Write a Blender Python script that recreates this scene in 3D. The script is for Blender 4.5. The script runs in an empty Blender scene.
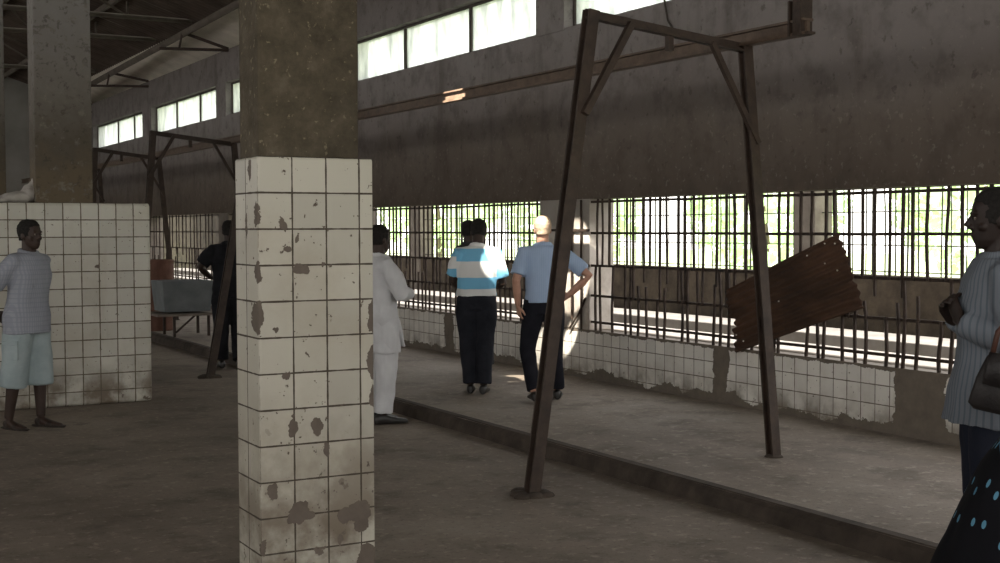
import bpy, bmesh, math, random
from mathutils import Vector, Matrix, noise, Quaternion
R = math.radians
rnd = random.Random(7)
SC = bpy.context.scene
COL = SC.collection
V = Vector

# ------------------------------------------------------------------ camera
H = 1.64
F, YAW, PIT, ROLL = 1281.6, R(29.322), R(2.368), R(-0.153)
sn, cs = math.sin(YAW), math.cos(YAW)
FW = V((sn*math.cos(PIT), cs*math.cos(PIT), -math.sin(PIT)))
RT0 = V((cs, -sn, 0)); UP0 = RT0.cross(FW)
RT = RT0*math.cos(ROLL) + UP0*math.sin(ROLL)
UP = UP0*math.cos(ROLL) - RT0*math.sin(ROLL)
cd = bpy.data.cameras.new('camera'); cam = bpy.data.objects.new('camera', cd); COL.objects.link(cam)
cd.sensor_width = 36; cd.lens = F/1000*36; cd.clip_end = 400; cd.clip_start = .05
M4 = Matrix((RT, UP, -FW)).transposed().to_4x4(); M4.translation = V((0, 0, H))
cam.matrix_world = M4
SC.camera = cam
RIGHT = V((cs, -sn, 0)); AWAY = V((sn, cs, 0))

# ------------------------------------------------------------------ tagging
def tag(o, label=None, cat=None, group=None, kind=None):
    if label: o['label'] = label
    if cat: o['category'] = cat
    if group: o['group'] = group
    if kind: o['kind'] = kind
    return o
def empty(name, loc=(0, 0, 0), rz=0.):
    o = bpy.data.objects.new(name, None); COL.objects.link(o)
    o.location = loc; o.rotation_euler = (0, 0, rz); o.empty_display_size = .1
    return o
def link(name, me, mat=None, parent=None):
    o = bpy.data.objects.new(name, me); COL.objects.link(o)
    if mat: me.materials.clear(); me.materials.append(mat)
    if parent: o.parent = parent
    return o
def copy_tree(o, parent=None):
    c = o.copy(); COL.objects.link(c)
    if parent: c.parent = parent
    for ch in list(o.children): copy_tree(ch, c)
    return c

# ------------------------------------------------------------------ mesh builder
class MB:
    def __init__(s): s.v = []; s.f = []
    def add(s, vs, fs):
        n = len(s.v); s.v += [tuple(v) for v in vs]; s.f += [tuple(i+n for i in f) for f in fs]; return s
    def box(s, x0, x1, y0, y1, z0, z1):
        return s.add([(x0,y0,z0),(x1,y0,z0),(x1,y1,z0),(x0,y1,z0),(x0,y0,z1),(x1,y0,z1),(x1,y1,z1),(x0,y1,z1)],
              [(0,3,2,1),(4,5,6,7),(0,1,5,4),(1,2,6,5),(2,3,7,6),(3,0,4,7)])
    def prof(s, p0, p1, poly, up=(0, 0, 1)):
        """extrude a closed 2-D polygon from p0 to p1; polygon x = side, y = towards up"""
        p0, p1 = V(p0), V(p1); d = (p1-p0).normalized(); u = V(up)
        if abs(d.dot(u)) > .98: u = V((0, 1, 0))
        a = d.cross(u).normalized(); b = a.cross(d)
        n = len(poly); vs = [p+a*x+b*y for p in (p0, p1) for x, y in poly]
        fs = [(i, (i+1) % n, n+(i+1) % n, n+i) for i in range(n)] + [tuple(reversed(range(n))), tuple(range(n, 2*n))]
        return s.add(vs, fs)
    def bar(s, p0, p1, w, h, up=(0, 0, 1)):
        return s.prof(p0, p1, [(-w/2,-h/2),(w/2,-h/2),(w/2,h/2),(-w/2,h/2)], up)
    def tube(s, pts, r, n=8):
        pts = [V(p) for p in pts]; rs = r if isinstance(r, (list, tuple)) else [r]*len(pts)
        d0 = (pts[1]-pts[0]).normalized()
        u = V((0, 0, 1)) if abs(d0.z) < .9 else V((0, 1, 0))
        a = d0.cross(u).normalized()
        vs = []
        for i, p in enumerate(pts):
            d = (pts[min(i+1, len(pts)-1)]-pts[max(i-1, 0)]).normalized()
            a = (a-d*a.dot(d)).normalized(); b = d.cross(a)
            vs += [p+(a*math.cos(2*math.pi*k/n)+b*math.sin(2*math.pi*k/n))*rs[i] for k in range(n)]
        m = len(pts)
        fs = [(i*n+k, i*n+(k+1) % n, (i+1)*n+(k+1) % n, (i+1)*n+k) for i in range(m-1) for k in range(n)]
        fs += [tuple(reversed(range(n))), tuple(range((m-1)*n, m*n))]
        return s.add(vs, fs)
    def loft(s, rings, n=20):
        """rings: (center, axis a * ra, axis b * rb) ; closed solid"""
        vs = []
        for c, a, b in rings:
            vs += [V(c)+V(a)*math.cos(2*math.pi*k/n)+V(b)*math.sin(2*math.pi*k/n) for k in range(n)]
        m = len(rings)
        fs = [(i*n+k, i*n+(k+1) % n, (i+1)*n+(k+1) % n, (i+1)*n+k) for i in range(m-1) for k in range(n)]
        fs += [tuple(reversed(range(n))), tuple(range((m-1)*n, m*n))]
        return s.add(vs, fs)
    def ball(s, c, r, n=12, q=None):
        c = V(c); rr = r if isinstance(r, (list, tuple)) else (r, r, r)
        rings = []
        for i in range(1, n):
            t = math.pi*i/n; z = -math.cos(t); k = math.sin(t)
            cc = V((0, 0, z*rr[2])); a = V((k*rr[0], 0, 0)); b = V((0, k*rr[1], 0))
            if q: cc = q@cc; a = q@a; b = q@b
            rings.append((c+cc, a, b))
        return s.loft(rings, n*2)
    def mesh(s, name):
        me = bpy.data.meshes.new(name); me.from_pydata(s.v, [], s.f); me.update()
        bm = bmesh.new(); bm.from_mesh(me); bmesh.ops.recalc_face_normals(bm, faces=bm.faces); bm.to_mesh(me); bm.free()
        return me
    def build(s, name, mat, parent=None, bevel=0., smooth=False):
        me = s.mesh(name); o = link(name, me, mat, parent)
        if bevel:
            m = o.modifiers.new('bevel', 'BEVEL'); m.width = bevel; m.segments = 2; m.limit_method = 'ANGLE'
        if smooth:
            for p in me.polygons: p.use_smooth = True
        return o

def solid(mb, name, mat, parent, voxel=.006, smooth=3, wrinkle=0., wfreq=(9, 9, 4), seed=0):
    """one continuous skin over everything collected in mb"""
    me = mb.mesh(name+'_src'); o = bpy.data.objects.new(name, me); COL.objects.link(o)
    r = o.modifiers.new('r', 'REMESH'); r.mode = 'VOXEL'; r.voxel_size = voxel
    if smooth:
        m = o.modifiers.new('s', 'SMOOTH'); m.factor = .5; m.iterations = smooth
    dg = bpy.context.evaluated_depsgraph_get(); dg.update()
    new = bpy.data.meshes.new_from_object(o.evaluated_get(dg)); new.name = name
    o.modifiers.clear(); o.data = new; bpy.data.meshes.remove(me)
    if wrinkle:
        cos = []
        for v in new.vertices:
            p = V((v.co.x*wfreq[0]+seed, v.co.y*wfreq[1], v.co.z*wfreq[2]))
            k = noise.noise(p)+.5*noise.noise(p*2.1+V((3, 1, 7)))
            cos.append(v.co+v.normal*(k*wrinkle))
        for v, c in zip(new.vertices, cos): v.co = c
    for p in new.polygons: p.use_smooth = True
    new.materials.clear(); new.materials.append(mat)
    if parent: o.parent = parent
    return o

# ------------------------------------------------------------------ materials
class Nt:
    def __init__(s, name):
        s.m = bpy.data.materials.new(name); s.m.use_nodes = True; s.t = s.m.node_tree; s.t.nodes.clear()
        s.out = s.t.nodes.new('ShaderNodeOutputMaterial'); s.b = s.t.nodes.new('ShaderNodeBsdfPrincipled')
        s.t.links.new(s.b.outputs[0], s.out.inputs[0])
        s.geo = s.t.nodes.new('ShaderNodeTexCoord'); s.pos = s.geo.outputs['Object']; s.norm = s.geo.outputs['Normal']
    def n(s, t, **k):
        x = s.t.nodes.new(t)
        for a, b in k.items(): setattr(x, a, b)
        return x
    def l(s, a, b):
        if isinstance(a, (int, float)): b.default_value = a
        elif isinstance(a, (tuple, list)):
            if len(b.default_value) == 4 and len(a) == 3: a = tuple(a)+(1,)
            b.default_value = a
        else: s.t.links.new(a, b)
    def math(s, op, a, b=0., c=None, clamp=False):
        x = s.n('ShaderNodeMath', operation=op, use_clamp=clamp); s.l(a, x.inputs[0]); s.l(b, x.inputs[1])
        if c is not None: s.l(c, x.inputs[2])
        return x.outputs[0]
    def vmath(s, op, a, b=(0, 0, 0)):
        x = s.n('ShaderNodeVectorMath', operation=op); s.l(a, x.inputs[0]); s.l(b, x.inputs[1])
        return x.outputs['Value'] if op in ('DISTANCE', 'LENGTH', 'DOT_PRODUCT') else x.outputs[0]
    def noise(s, scale, detail=4, rough=.55, vec=None, color=False):
        x = s.n('ShaderNodeTexNoise'); x.inputs['Scale'].default_value = scale; x.inputs['Detail'].default_value = detail
        x.inputs['Roughness'].default_value = rough; s.l(vec if vec is not None else s.pos, x.inputs['Vector'])
        return x.outputs['Color' if color else 0]
    def ramp(s, fac, stops, interp='LINEAR'):
        x = s.n('ShaderNodeValToRGB'); e = x.color_ramp; e.interpolation = interp
        while len(e.elements) > 1: e.elements.remove(e.elements[-1])
        e.elements[0].position = stops[0][0]; e.elements[0].color = tuple(stops[0][1])+(1,)
        for p, c in stops[1:]:
            q = e.elements.new(p); q.color = tuple(c)+(1,)
        s.l(fac, x.inputs[0]); return x.outputs[0]
    def mix(s, fac, a, b, mode='MIX'):
        x = s.n('ShaderNodeMix', data_type='RGBA', blend_type=mode); s.l(fac, x.inputs[0]); s.l(a, x.inputs[6]); s.l(b, x.inputs[7])
        return x.outputs[2]
    def step(s, x, lo, hi):
        m = s.n('ShaderNodeMapRange'); m.interpolation_type = 'SMOOTHSTEP'; s.l(x, m.inputs[0])
        m.inputs[1].default_value = lo; m.inputs[2].default_value = hi; return m.outputs[0]
    def sep(s, v=None):
        x = s.n('ShaderNodeSeparateXYZ'); s.l(v if v is not None else s.pos, x.inputs[0]); return x.outputs
    def scale(s, k, v=None): return s.vmath('MULTIPLY', v if v is not None else s.pos, k)
    def bump(s, h, strength=.3, dist=.01):
        x = s.n('ShaderNodeBump'); x.inputs['Strength'].default_value = strength; x.inputs['Distance'].default_value = dist
        s.l(h, x.inputs['Height']); s.l(x.outputs[0], s.b.inputs['Normal'])
    def done(s, col, rough=.8, metal=0., spec=.3):
        s.l(col, s.b.inputs['Base Color']); s.l(rough, s.b.inputs['Roughness']); s.l(metal, s.b.inputs['Metallic'])
        s.b.inputs['Specular IOR Level'].default_value = spec
        return s.m
def plain(name, c1, c2, scale=6., rough=.8, bump=.2, metal=0., spec=.3, stretch=(1, 1, 1), bd=.01):
    t = Nt(name); v = t.scale(stretch); n = t.noise(scale, 6, .6, v)
    c = t.ramp(n, [(.3, c1), (.7, c2)])
    if bump: t.bump(t.noise(scale*6, 4, .6, v), bump, bd)
    return t.done(c, rough, metal, spec)

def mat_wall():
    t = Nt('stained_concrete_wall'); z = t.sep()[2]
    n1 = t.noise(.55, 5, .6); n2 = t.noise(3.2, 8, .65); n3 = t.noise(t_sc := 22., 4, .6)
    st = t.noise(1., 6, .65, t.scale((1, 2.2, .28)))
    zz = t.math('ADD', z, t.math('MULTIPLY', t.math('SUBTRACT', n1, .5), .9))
    base = t.ramp(t.math('DIVIDE', zz, 5.), [(.38, (.105, .082, .064)), (.5, (.155, .128, .108)), (.60, (.21, .186, .174)), (.75, (.275, .252, .245)), (1, (.17, .15, .14))])  # base tone runs from darker brown low down to grey higher up
    c = t.mix(t.math('MULTIPLY', t.step(n2, .45, .68), .4), base, (.06, .048, .04))
    c = t.mix(t.math('MULTIPLY', t.step(st, .5, .72), .45), c, (.07, .055, .045))
    c = t.mix(t.math('MULTIPLY', t.step(n3, .60, .68), .3), c, (.32, .29, .25))
    c = t.mix(t.math('MULTIPLY', t.step(t.noise(11, 5, .65), .60, .68), .45), c, (.04, .03, .024))
    t.bump(t.math('ADD', n2, t.math('MULTIPLY', n3, .4)), .5, .02)
    return t.done(c, .9)

def tiles(name, pitch, u0y, u0x, z0, chips=(), rag=None, topbare=None, grout=.006, dmg=.7, bare=(), col=(.60, .575, .50), plaster=(.13, .105, .085), dirtz=None, gd=(.10, .08, .06), spk=.68):
    """glazed wall tiles with cracked-off patches. rag: (z, amp) tiles missing below; topbare likewise above; bare: (u, halfwidth) strips"""
    t = Nt(name); x, y, z = t.sep()
    nx = t.math('GREATER_THAN', t.math('ABSOLUTE', t.sep(t.norm)[0]), .5)
    u = t.math('ADD', t.math('MULTIPLY', nx, t.math('SUBTRACT', y, u0y)), t.math('MULTIPLY', t.math('SUBTRACT', 1., nx), t.math('SUBTRACT', x, u0x)))
    U = t.math('DIVIDE', u, pitch); W = t.math('DIVIDE', t.math('SUBTRACT', z, z0), pitch)
    def line(a, w):
        return t.math('LESS_THAN', t.math('ABSOLUTE', t.math('SUBTRACT', t.math('FRACT', t.math('ADD', a, .5)), .5)), w/pitch/2)
    jn = t.math('ADD', grout, t.math('MULTIPLY', t.math('SUBTRACT', t.noise(14.), .5), grout*1.6))
    g = t.math('MAXIMUM', line(U, 1.), line(W, 1.))
    # variable joint width
    def line2(a): return t.math('LESS_THAN', t.math('MULTIPLY', t.math('ABSOLUTE', t.math('SUBTRACT', t.math('FRACT', t.math('ADD', a, .5)), .5)), pitch*2), jn)
    g = t.math('MAXIMUM', line2(U), line2(W))
    cell = t.n('ShaderNodeCombineXYZ'); t.l(t.math('FLOOR', U), cell.inputs[0]); t.l(t.math('FLOOR', W), cell.inputs[1]); t.l(nx, cell.inputs[2])
    wn = t.n('ShaderNodeTexWhiteNoise'); t.l(cell.outputs[0], wn.inputs[0]); wv = wn.outputs[0]
    c = t.mix(wv, col, tuple(k*.82 for k in col))
    stain = t.step(t.noise(2.2, 6, .65), .45, .75)
    c = t.mix(t.math('MULTIPLY', stain, .35), c, (.33, .27, .18))
    runs = t.step(t.noise(5, 5, .6, t.scale((1, 1, .15))), .55, .75)
    c = t.mix(t.math('MULTIPLY', runs, .25), c, (.27, .23, .17))
    specks = t.step(t.noise(34, 3, .6), spk, spk+.03)
    big = t.noise(6., 5, .6)
    dm = t.step(big, dmg, dmg+.02)
    if dirtz:
        lo = t.math('SUBTRACT', 1., t.step(z, dirtz[0], dirtz[1]))
        c = t.mix(t.math('MULTIPLY', lo, t.step(t.noise(4, 6, .6), .35, .65)), c, (.16, .125, .09))
        dm = t.math('MAXIMUM', dm, t.math('MULTIPLY', lo, t.step(t.noise(9., 5, .6), .645, .67)))
    m = t.math('MAXIMUM', dm, specks)
    nd = t.noise(22., 4, .6, color=True)
    pd = t.vmath('ADD', t.pos, t.vmath('MULTIPLY', t.vmath('SUBTRACT', nd, (.5, .5, .5)), (.055, .055, .055)))
    for (cx, cy, cz, r, ax) in chips:
        dv = t.vmath('MULTIPLY', t.vmath('SUBTRACT', pd, (cx, cy, cz)), ax)
        m = t.math('MAXIMUM', m, t.math('LESS_THAN', t.vmath('LENGTH', dv), r))
    if rag:
        zz = t.math('ADD', z, t.math('MULTIPLY', t.math('SUBTRACT', t.noise(2.6, 6, .7), .5), rag[1]))
        m = t.math('MAXIMUM', m, t.math('LESS_THAN', zz, rag[0]))
    if topbare:
        zz = t.math('ADD', z, t.math('MULTIPLY', t.math('SUBTRACT', t.noise(5., 6, .7), .5), topbare[1]))
        m = t.math('MAXIMUM', m, t.math('GREATER_THAN', zz, topbare[0]))
    for (bu, hw) in bare:
        yy = t.math('ABSOLUTE', t.math('SUBTRACT', t.math('ADD', y, t.math('MULTIPLY', t.math('SUBTRACT', t.noise(5., 5, .65), .5), .25)), bu))
        m = t.math('MAXIMUM', m, t.math('LESS_THAN', yy, hw))
    pl = t.mix(t.noise(9, 6, .65), tuple(k*.6 for k in plaster), tuple(k*1.5 for k in plaster))
    gm = t.math('MAXIMUM', g, m)
    c = t.mix(g, c, gd); c = t.mix(m, c, pl)
    t.bump(t.math('SUBTRACT', 1., gm), .6, .004)
    return t.done(c, t.math('ADD', .38, t.math('MULTIPLY', gm, .5)), 0, .4)

def mat_floor(name, c1, c2, c3):
    t = Nt(name)
    n1 = t.noise(.5, 6, .62); n2 = t.noise(2.4, 8, .68); n3 = t.noise(14, 6, .7); n4 = t.noise(1.1, 4, .6, t.scale((1., .35, 1)))
    c = t.ramp(n1, [(.32, c1), (.55, c2), (.75, c3)])
    c = t.mix(t.math('MULTIPLY', t.step(n2, .48, .68), .55), c, tuple(k*.5 for k in c1))
    c = t.mix(t.math('MULTIPLY', t.step(n3, .54, .66), .45), c, tuple(k*1.4 for k in c3))
    c = t.mix(t.math('MULTIPLY', t.step(t.noise(30, 4, .7), .56, .66), .5), c, tuple(k*.45 for k in c1))
    c = t.mix(t.math('MULTIPLY', t.step(n4, .55, .7), .35), c, tuple(k*.7 for k in c1))
    t.bump(t.math('ADD', n3, t.math('MULTIPLY', n2, 1.5)), .35, .012)
    return t.done(c, t.math('ADD', .55, t.math('MULTIPLY', n2, .4)), 0, .35)

M = {}
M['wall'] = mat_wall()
M['floor'] = mat_floor('dirty_concrete_floor', (.145, .115, .088), (.215, .175, .138), (.29, .245, .20))
M['walk'] = mat_floor('worn_walkway_concrete', (.165, .132, .104), (.24, .20, .162), (.31, .27, .225))
M['kerb'] = plain('dark_kerb', (.035, .027, .021), (.085, .066, .052), 5, .9, .5)
M['steel'] = plain('brown_painted_steel', (.026, .017, .012), (.062, .040, .029), 9, .62, .35, spec=.4)
M['rail'] = plain('rusty_rail_steel', (.07, .046, .031), (.14, .095, .066), 9, .55, .3, spec=.45)
M['bars'] = plain('rusted_bar_iron', (.02, .014, .011), (.055, .036, .026), 14, .75, .3)
M['obars'] = plain('weathered_outer_bar_iron', (.035, .04, .03), (.08, .075, .055), 14, .75, .3)
M['truss'] = plain('dusty_truss_steel', (.09, .074, .06), (.15, .125, .105), 4, .8, .2)
M['redtruss'] = plain('dark_bracket_steel', (.045, .032, .028), (.085, .06, .052), 4, .8, .2)
M['roof'] = plain('dark_rusted_roof_sheet', (.05, .036, .028), (.105, .078, .062), 2.2, .85, .2)
M['eave'] = plain('pale_eave_sheet', (.55, .50, .44), (.74, .68, .60), 2.0, .9, .2)  # eave strip coloured paler than the roof to carry the light on it
M['col'] = None
t = Nt('rough_brown_concrete_column'); z_ = t.sep()[2]
n1 = t.noise(7, 8, .7); n2 = t.noise(30, 5, .6); n3 = t.noise(1.6, 4)
c_ = t.ramp(n1, [(.3, (.05, .04, .026)), (.55, (.098, .08, .055)), (.72, (.15, .125, .09))])
c_ = t.mix(t.math('MULTIPLY', t.step(n2, .6, .68), .55), c_, (.30, .26, .17))
c_ = t.mix(t.math('MULTIPLY', t.step(n3, .45, .7), .45), c_, (.045, .037, .027))
t.bump(t.math('ADD', n1, t.math('MULTIPLY', n2, .6)), .9, .015); M['col'] = t.done(c_, .92)
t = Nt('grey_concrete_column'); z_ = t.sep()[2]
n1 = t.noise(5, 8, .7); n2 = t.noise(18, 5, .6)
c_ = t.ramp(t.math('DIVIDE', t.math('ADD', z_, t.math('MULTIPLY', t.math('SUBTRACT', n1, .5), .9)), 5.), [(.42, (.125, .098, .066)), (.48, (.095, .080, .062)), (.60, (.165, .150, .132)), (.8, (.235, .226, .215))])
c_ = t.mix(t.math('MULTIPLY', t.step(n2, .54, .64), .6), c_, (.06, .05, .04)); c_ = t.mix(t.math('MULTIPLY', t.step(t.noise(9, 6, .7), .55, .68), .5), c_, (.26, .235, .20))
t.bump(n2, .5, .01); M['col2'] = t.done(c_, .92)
M['farwall'] = plain('grey_end_wall', (.20, .19, .175), (.28, .265, .25), 1.2, .9, .2)
M['plaster'] = plain('grey_cement_plaster', (.12, .10, .085), (.20, .175, .15), 5, .9, .4)
M['darkplaster'] = plain('stained_dwarf_wall_plaster', (.028, .021, .014), (.085, .066, .047), 4, .92, .4)
M['ledge'] = plain('pale_concrete_ledge', (.25, .225, .20), (.36, .33, .30), 4, .85, .3)
M['earth'] = plain('bare_earth', (.03, .024, .017), (.06, .048, .034), 1.5, .95, .4)
M['grass'] = plain('sunlit_grass', (.50, .60, .32), (.66, .74, .46), 2., .9, .4)
M['leaf'] = plain('bright_leaves', (.58, .76, .42), (.82, .92, .70), 3., .8, .5)
M['bark'] = plain('pale_bark', (.12, .09, .06), (.2, .16, .12), 8, .9, .5)
M['pillar'] = None
t = Nt('limewashed_pillar'); z_ = t.sep()[2]
c_ = t.ramp(t.noise(4, 7, .65), [(.3, (.36, .31, .26)), (.6, (.56, .51, .46))])
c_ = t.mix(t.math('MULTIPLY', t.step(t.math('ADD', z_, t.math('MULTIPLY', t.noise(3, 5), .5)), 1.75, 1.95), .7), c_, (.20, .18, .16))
t.bump(t.noise(16, 5), .4, .01); M['pillar'] = t.done(c_, .9)

M['coltile'] = tiles('cracked_column_tiles', .16, 5.40, 1.82, 1.96, grout=.0075, dmg=.72, dirtz=(.1, 1.1), spk=.668, col=(.54, .51, .43), gd=(.075, .06, .045),
    chips=[(1.935, 5.4, 1.665, .018, (1, .2, .6)), (1.96, 5.4, 1.55, .02, (1, .2, 1.3)), (2.005, 5.4, 1.463, .024, (1, .2, 1)), (2.04, 5.4, 1.455, .022, (1, .2, 1)),
           (1.82, 5.4, 1.70, .034, (2.6, .6, .6)), (1.82, 5.4, 1.45, .034, (2., .6, .7)), (1.82, 5.4, 1.25, .06, (2.6, .6, .8)),
           (2.37, 5.4, 1.24, .05, (1.4, .2, .6)), (2.37, 5.4, 1.03, .05, (1.5, .2, .6)), (2.37, 5.4, .87, .04, (1.6, .2, .8)),
           (1.945, 5.4, .99, .017, (1, .2, 1)), (1.975, 5.4, .755, .026, (1.2, .2, .6)), (2.09, 5.4, .755, .03, (1, .2, .8)), (2.13, 5.4, .64, .022, (1.2, .2, .7)),
           (1.88, 5.4, .48, .026, (1, .2, .7)), (2.00, 5.4, .375, .048, (1, .2, 1)), (2.04, 5.4, .355, .03, (1, .2, 1.4)), (1.965, 5.4, .35, .025, (1, .2, 1)),
           (2.22, 5.4, .335, .04, (1, .2, 1)), (2.29, 5.4, .345, .055, (1, .2, 1.1)), (2.30, 5.4, .285, .035, (1, .2, 1)),
           (1.83, 5.4, .23, .028, (2.2, .6, .7)), (1.90, 5.4, .09, .08, (.7, .2, 1.5)), (2.05, 5.4, .12, .03, (.6, .2, 1.8)), (2.33, 5.4, .13, .05, (1, .2, .8)),
           (1.82, 5.55, 1.66, .025, (.2, 1.4, .5)), (1.82, 5.50, 1.9, .03, (.2, 1.4, .6)), (1.9, 5.4, 1.2, .012, (1, .2, 1)), (2.0, 5.4, 1.6, .012, (1, .2, .6)), (2.12, 5.4, 1.48, .011, (1, .2, 1))])
M['parttile'] = tiles('white_partition_tiles', .16, 12.28, 3.08, 1.89, grout=.010, dmg=.74, dirtz=(.10, .5), col=(.58, .56, .49), gd=(.13, .105, .075))
M['lowtile'] = tiles('broken_low_wall_tiles', .147, 6.0, 7.2, .60, grout=.008, dmg=.70, rag=(.165, .36), topbare=(.575, .10), bare=((8.86, .10), (6.6, .24), (14.1, .12), (17.2, .3)), dirtz=(.08, .42), col=(.80, .77, .71), plaster=(.15, .125, .10), gd=(.17, .14, .11))

def mat_corr():
    t = Nt('rusted_corrugated_sheet')
    n1 = t.noise(3, 7, .65, t.scale((1, .35, 1))); n2 = t.noise(14, 6, .6)
    c = t.ramp(n1, [(.3, (.030, .018, .012)), (.5, (.066, .035, .021)), (.72, (.115, .058, .034))])
    c = t.mix(t.math('MULTIPLY', t.step(n2, .58, .7), .5), c, (.03, .02, .015)); t.bump(n2, .4, .004)
    return t.done(c, .75, 0, .3)
M['corr'] = mat_corr()
t = Nt('frosted_window_glass')
tr = t.n('ShaderNodeBsdfTranslucent'); tp = t.n('ShaderNodeBsdfTransparent'); mx = t.n('ShaderNodeMixShader')
cc = t.ramp(t.noise(2.2, 6, .65, t.scale((1, 2.5, .8))), [(.3, (.50, .52, .515)), (.7, (.86, .88, .87))]); t.l(cc, tr.inputs[0]); t.l(cc, tp.inputs[0])
mx.inputs[0].default_value = .55; t.l(tr.outputs[0], mx.inputs[1]); t.l(tp.outputs[0], mx.inputs[2]); t.l(mx.outputs[0], t.out.inputs[0])
M['pane'] = t.m
M['frame'] = plain('dark_window_frame', (.05, .042, .036), (.09, .075, .065), 6, .7, .1)

# ------------------------------------------------------------------ setting
XW = 7.2; WT = .30; KX = 4.78; WZ = .10; SILL = .60; LINT = 1.94; CS, CT = 3.73, 4.33; WTOP = 4.92
Y0, Y1 = -4.0, 36.0
def struct(name, mb, mat, label=None, cat=None, **k):
    o = mb.build(name, mat, **k); tag(o, label, cat, None, 'structure'); return o
struct('floor', MB().box(-9.5, KX, Y0-2, Y1, -.2, 0), M['floor'], 'dark stained concrete floor of the main hall', 'floor')
wk = MB().box(KX+.02, XW+WT, Y0-2, Y1, -.2, WZ)
struct('walkway', wk, M['walk'], 'raised concrete walkway along the barred wall', 'walkway')
kb = MB(); n = 130
ys = [Y0-2+(Y1-Y0+2)*i/n for i in range(n+1)]
rows = []
for y in ys:
    d = .012*noise.noise(V((0, y*1.7, 0)))+.006*noise.noise(V((4, y*6, 0)))
    rows.append([(KX-.035+d, y, -.01), (KX-.012+d, y, WZ-.02+d*.4), (KX+.03+d, y, WZ+.006), (KX+.10, y, WZ+.004), (KX+.10, y, -.02)])
vs = [p for r in rows for p in r]; fs = []
for i in range(n):
    for k in range(4): fs.append((i*5+k, i*5+k+1, (i+1)*5+k+1, (i+1)*5+k))
fs += [(0, 1, 2, 3, 4), tuple(n*5+k for k in (4, 3, 2, 1, 0))]
struct('kerb', MB().add(vs, fs), M['kerb'], 'dark worn kerb edge of the raised walkway', 'kerb', smooth=False)

# right wall: one concrete upper wall with window holes made of real pieces
PIER = [(5.60, 6.15), (11.42, 11.99), (17.23, 17.80), (23.05, 23.65), (28.46, 29.24), (34.45, 36.)]
ub = MB()
ub.box(XW, XW+WT, Y0-2.3, Y1, LINT, CS); ub.box(XW, XW+WT, Y0-2.3, Y1, CT, WTOP)
ub.box(XW, XW+WT, Y0, PIER[0][0]-5.2, CS, CT)
for a, b in PIER: ub.box(XW-.012, XW+WT, a, b, CS-.02, CT+.02)
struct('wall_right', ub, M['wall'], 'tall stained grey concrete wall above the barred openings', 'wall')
lw = MB().box(XW, XW+.13, Y0-2, Y1, WZ-.05, SILL)
struct('wall_right_low', lw, M['lowtile'], 'low wall with broken white tiles under the bars', 'wall')
struct('wall_far', MB().box(-9.5, XW+WT, Y1, Y1+.3, 0, 9), M['farwall'], 'grey end wall at the far end of the hall', 'wall')
struct('wall_left', MB().box(-9.8, -9.5, Y0-2, Y1, 0, 2.5), M['farwall'], 'unseen grey left side wall, kept low to let light in', 'wall')  # out of view; stopped low so sky light enters above it

struct('wall_back', MB().box(-9.8, XW+WT, Y0-2.3, Y0-2, 0, 2.3), M['farwall'], 'grey wall added behind the camera to cut light', 'wall')  # added out of view to reduce light from behind, open above
# clerestory windows
def window(i, y0, y1, mull):
    w = empty('window_%d' % i, (XW, y0, CS)); tag(w, ['nearest clerestory window above the gantry', 'clerestory window right of the tiled column', 'clerestory window half hidden by the tiled column', 'clerestory window left of the tiled column', 'farthest clerestory window down the wall', 'clerestory window above the person in striped shirt'][i-1], 'window', None, 'structure')
    L = y1-y0; hh = CT-CS; xf = .10
    fr = MB()
    fr.box(xf, xf+.05, 0, L, -.005, .035); fr.box(xf, xf+.05, 0, L, hh-.035, hh+.005); fr.box(xf, xf+.05, 0, .035, 0, hh); fr.box(xf, xf+.05, L-.035, L, 0, hh)
    fr.build('window_frame', M['frame'], w)
    for m_ in mull: MB().box(xf-.005, xf+.045, m_-y0-.025, m_-y0+.025, .03, hh-.03).build('mullion', M['frame'], w)
    e = [y0]+list(mull)+[y1]
    for a, b in zip(e, e[1:]): MB().box(xf+.02, xf+.026, a-y0+.02, b-y0-.02, .03, hh-.03).build('window_pane', M['pane'], w)
window(1, 6.15, 11.42, (7.9, 9.66)); window(2, 11.99, 17.23, (13.71, 15.56)); window(3, 17.80, 23.05, (19.5, 21.3))
window(4, 23.65, 28.46, (25.08, 26.79)); window(5, 29.24, 34.45, (30.47, 32.12)); window(6, .4, 5.60, (2.1, 3.9))

# pillars in the barred openings
NEARP = [(10.95, 11.92), (17.0, 17.7), (23.0, 23.6), (28.8, 29.3)]
for i, (a, b) in enumerate(NEARP):
    o = struct('pillar', MB().box(XW-.005, XW+WT, a, b, SILL, LINT), M['pillar' if i == 0 else 'plaster'],
        ['pale limewashed pillar between barred openings, beside the man in light blue shirt', 'grey pillar between barred openings behind the white-robed man', 'grey pillar far down the barred wall', 'farthest grey pillar of the barred wall'][i], 'pillar', bevel=.01)

# tiled foreground column
cb = MB()
cb.box(1.82, 2.37, 5.40, 5.715, 0, 1.96)
struct('column', cb, M['coltile'], 'foreground column clad in chipped white tiles', 'column', bevel=.012)
struct('column_shaft', MB().box(1.84, 2.315, 5.435, 5.70, 1.955, 7.2), M['col'], 'rough brown concrete shaft above the white tiled column', 'column', bevel=.01)
struct('column_shaft', MB().box(2.05, 2.56, 12.31, 12.62, 1.88, 7.4), M['col2'], 'grey concrete column rising from the white tiled partition', 'column', bevel=.01)
struct('column_shaft', MB().box(1.5, 2.045, 14.0, 14.3, 0, 7.4), M['col2'], 'shadowed concrete column at the left edge behind the partition', 'column', bevel=.01)
struct('wall_partition', MB().box(-3.0, 3.08, 12.28, 12.66, 0, 1.89), M['parttile'], 'white tiled partition wall behind the man in shorts', 'wall', bevel=.03)

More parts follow.
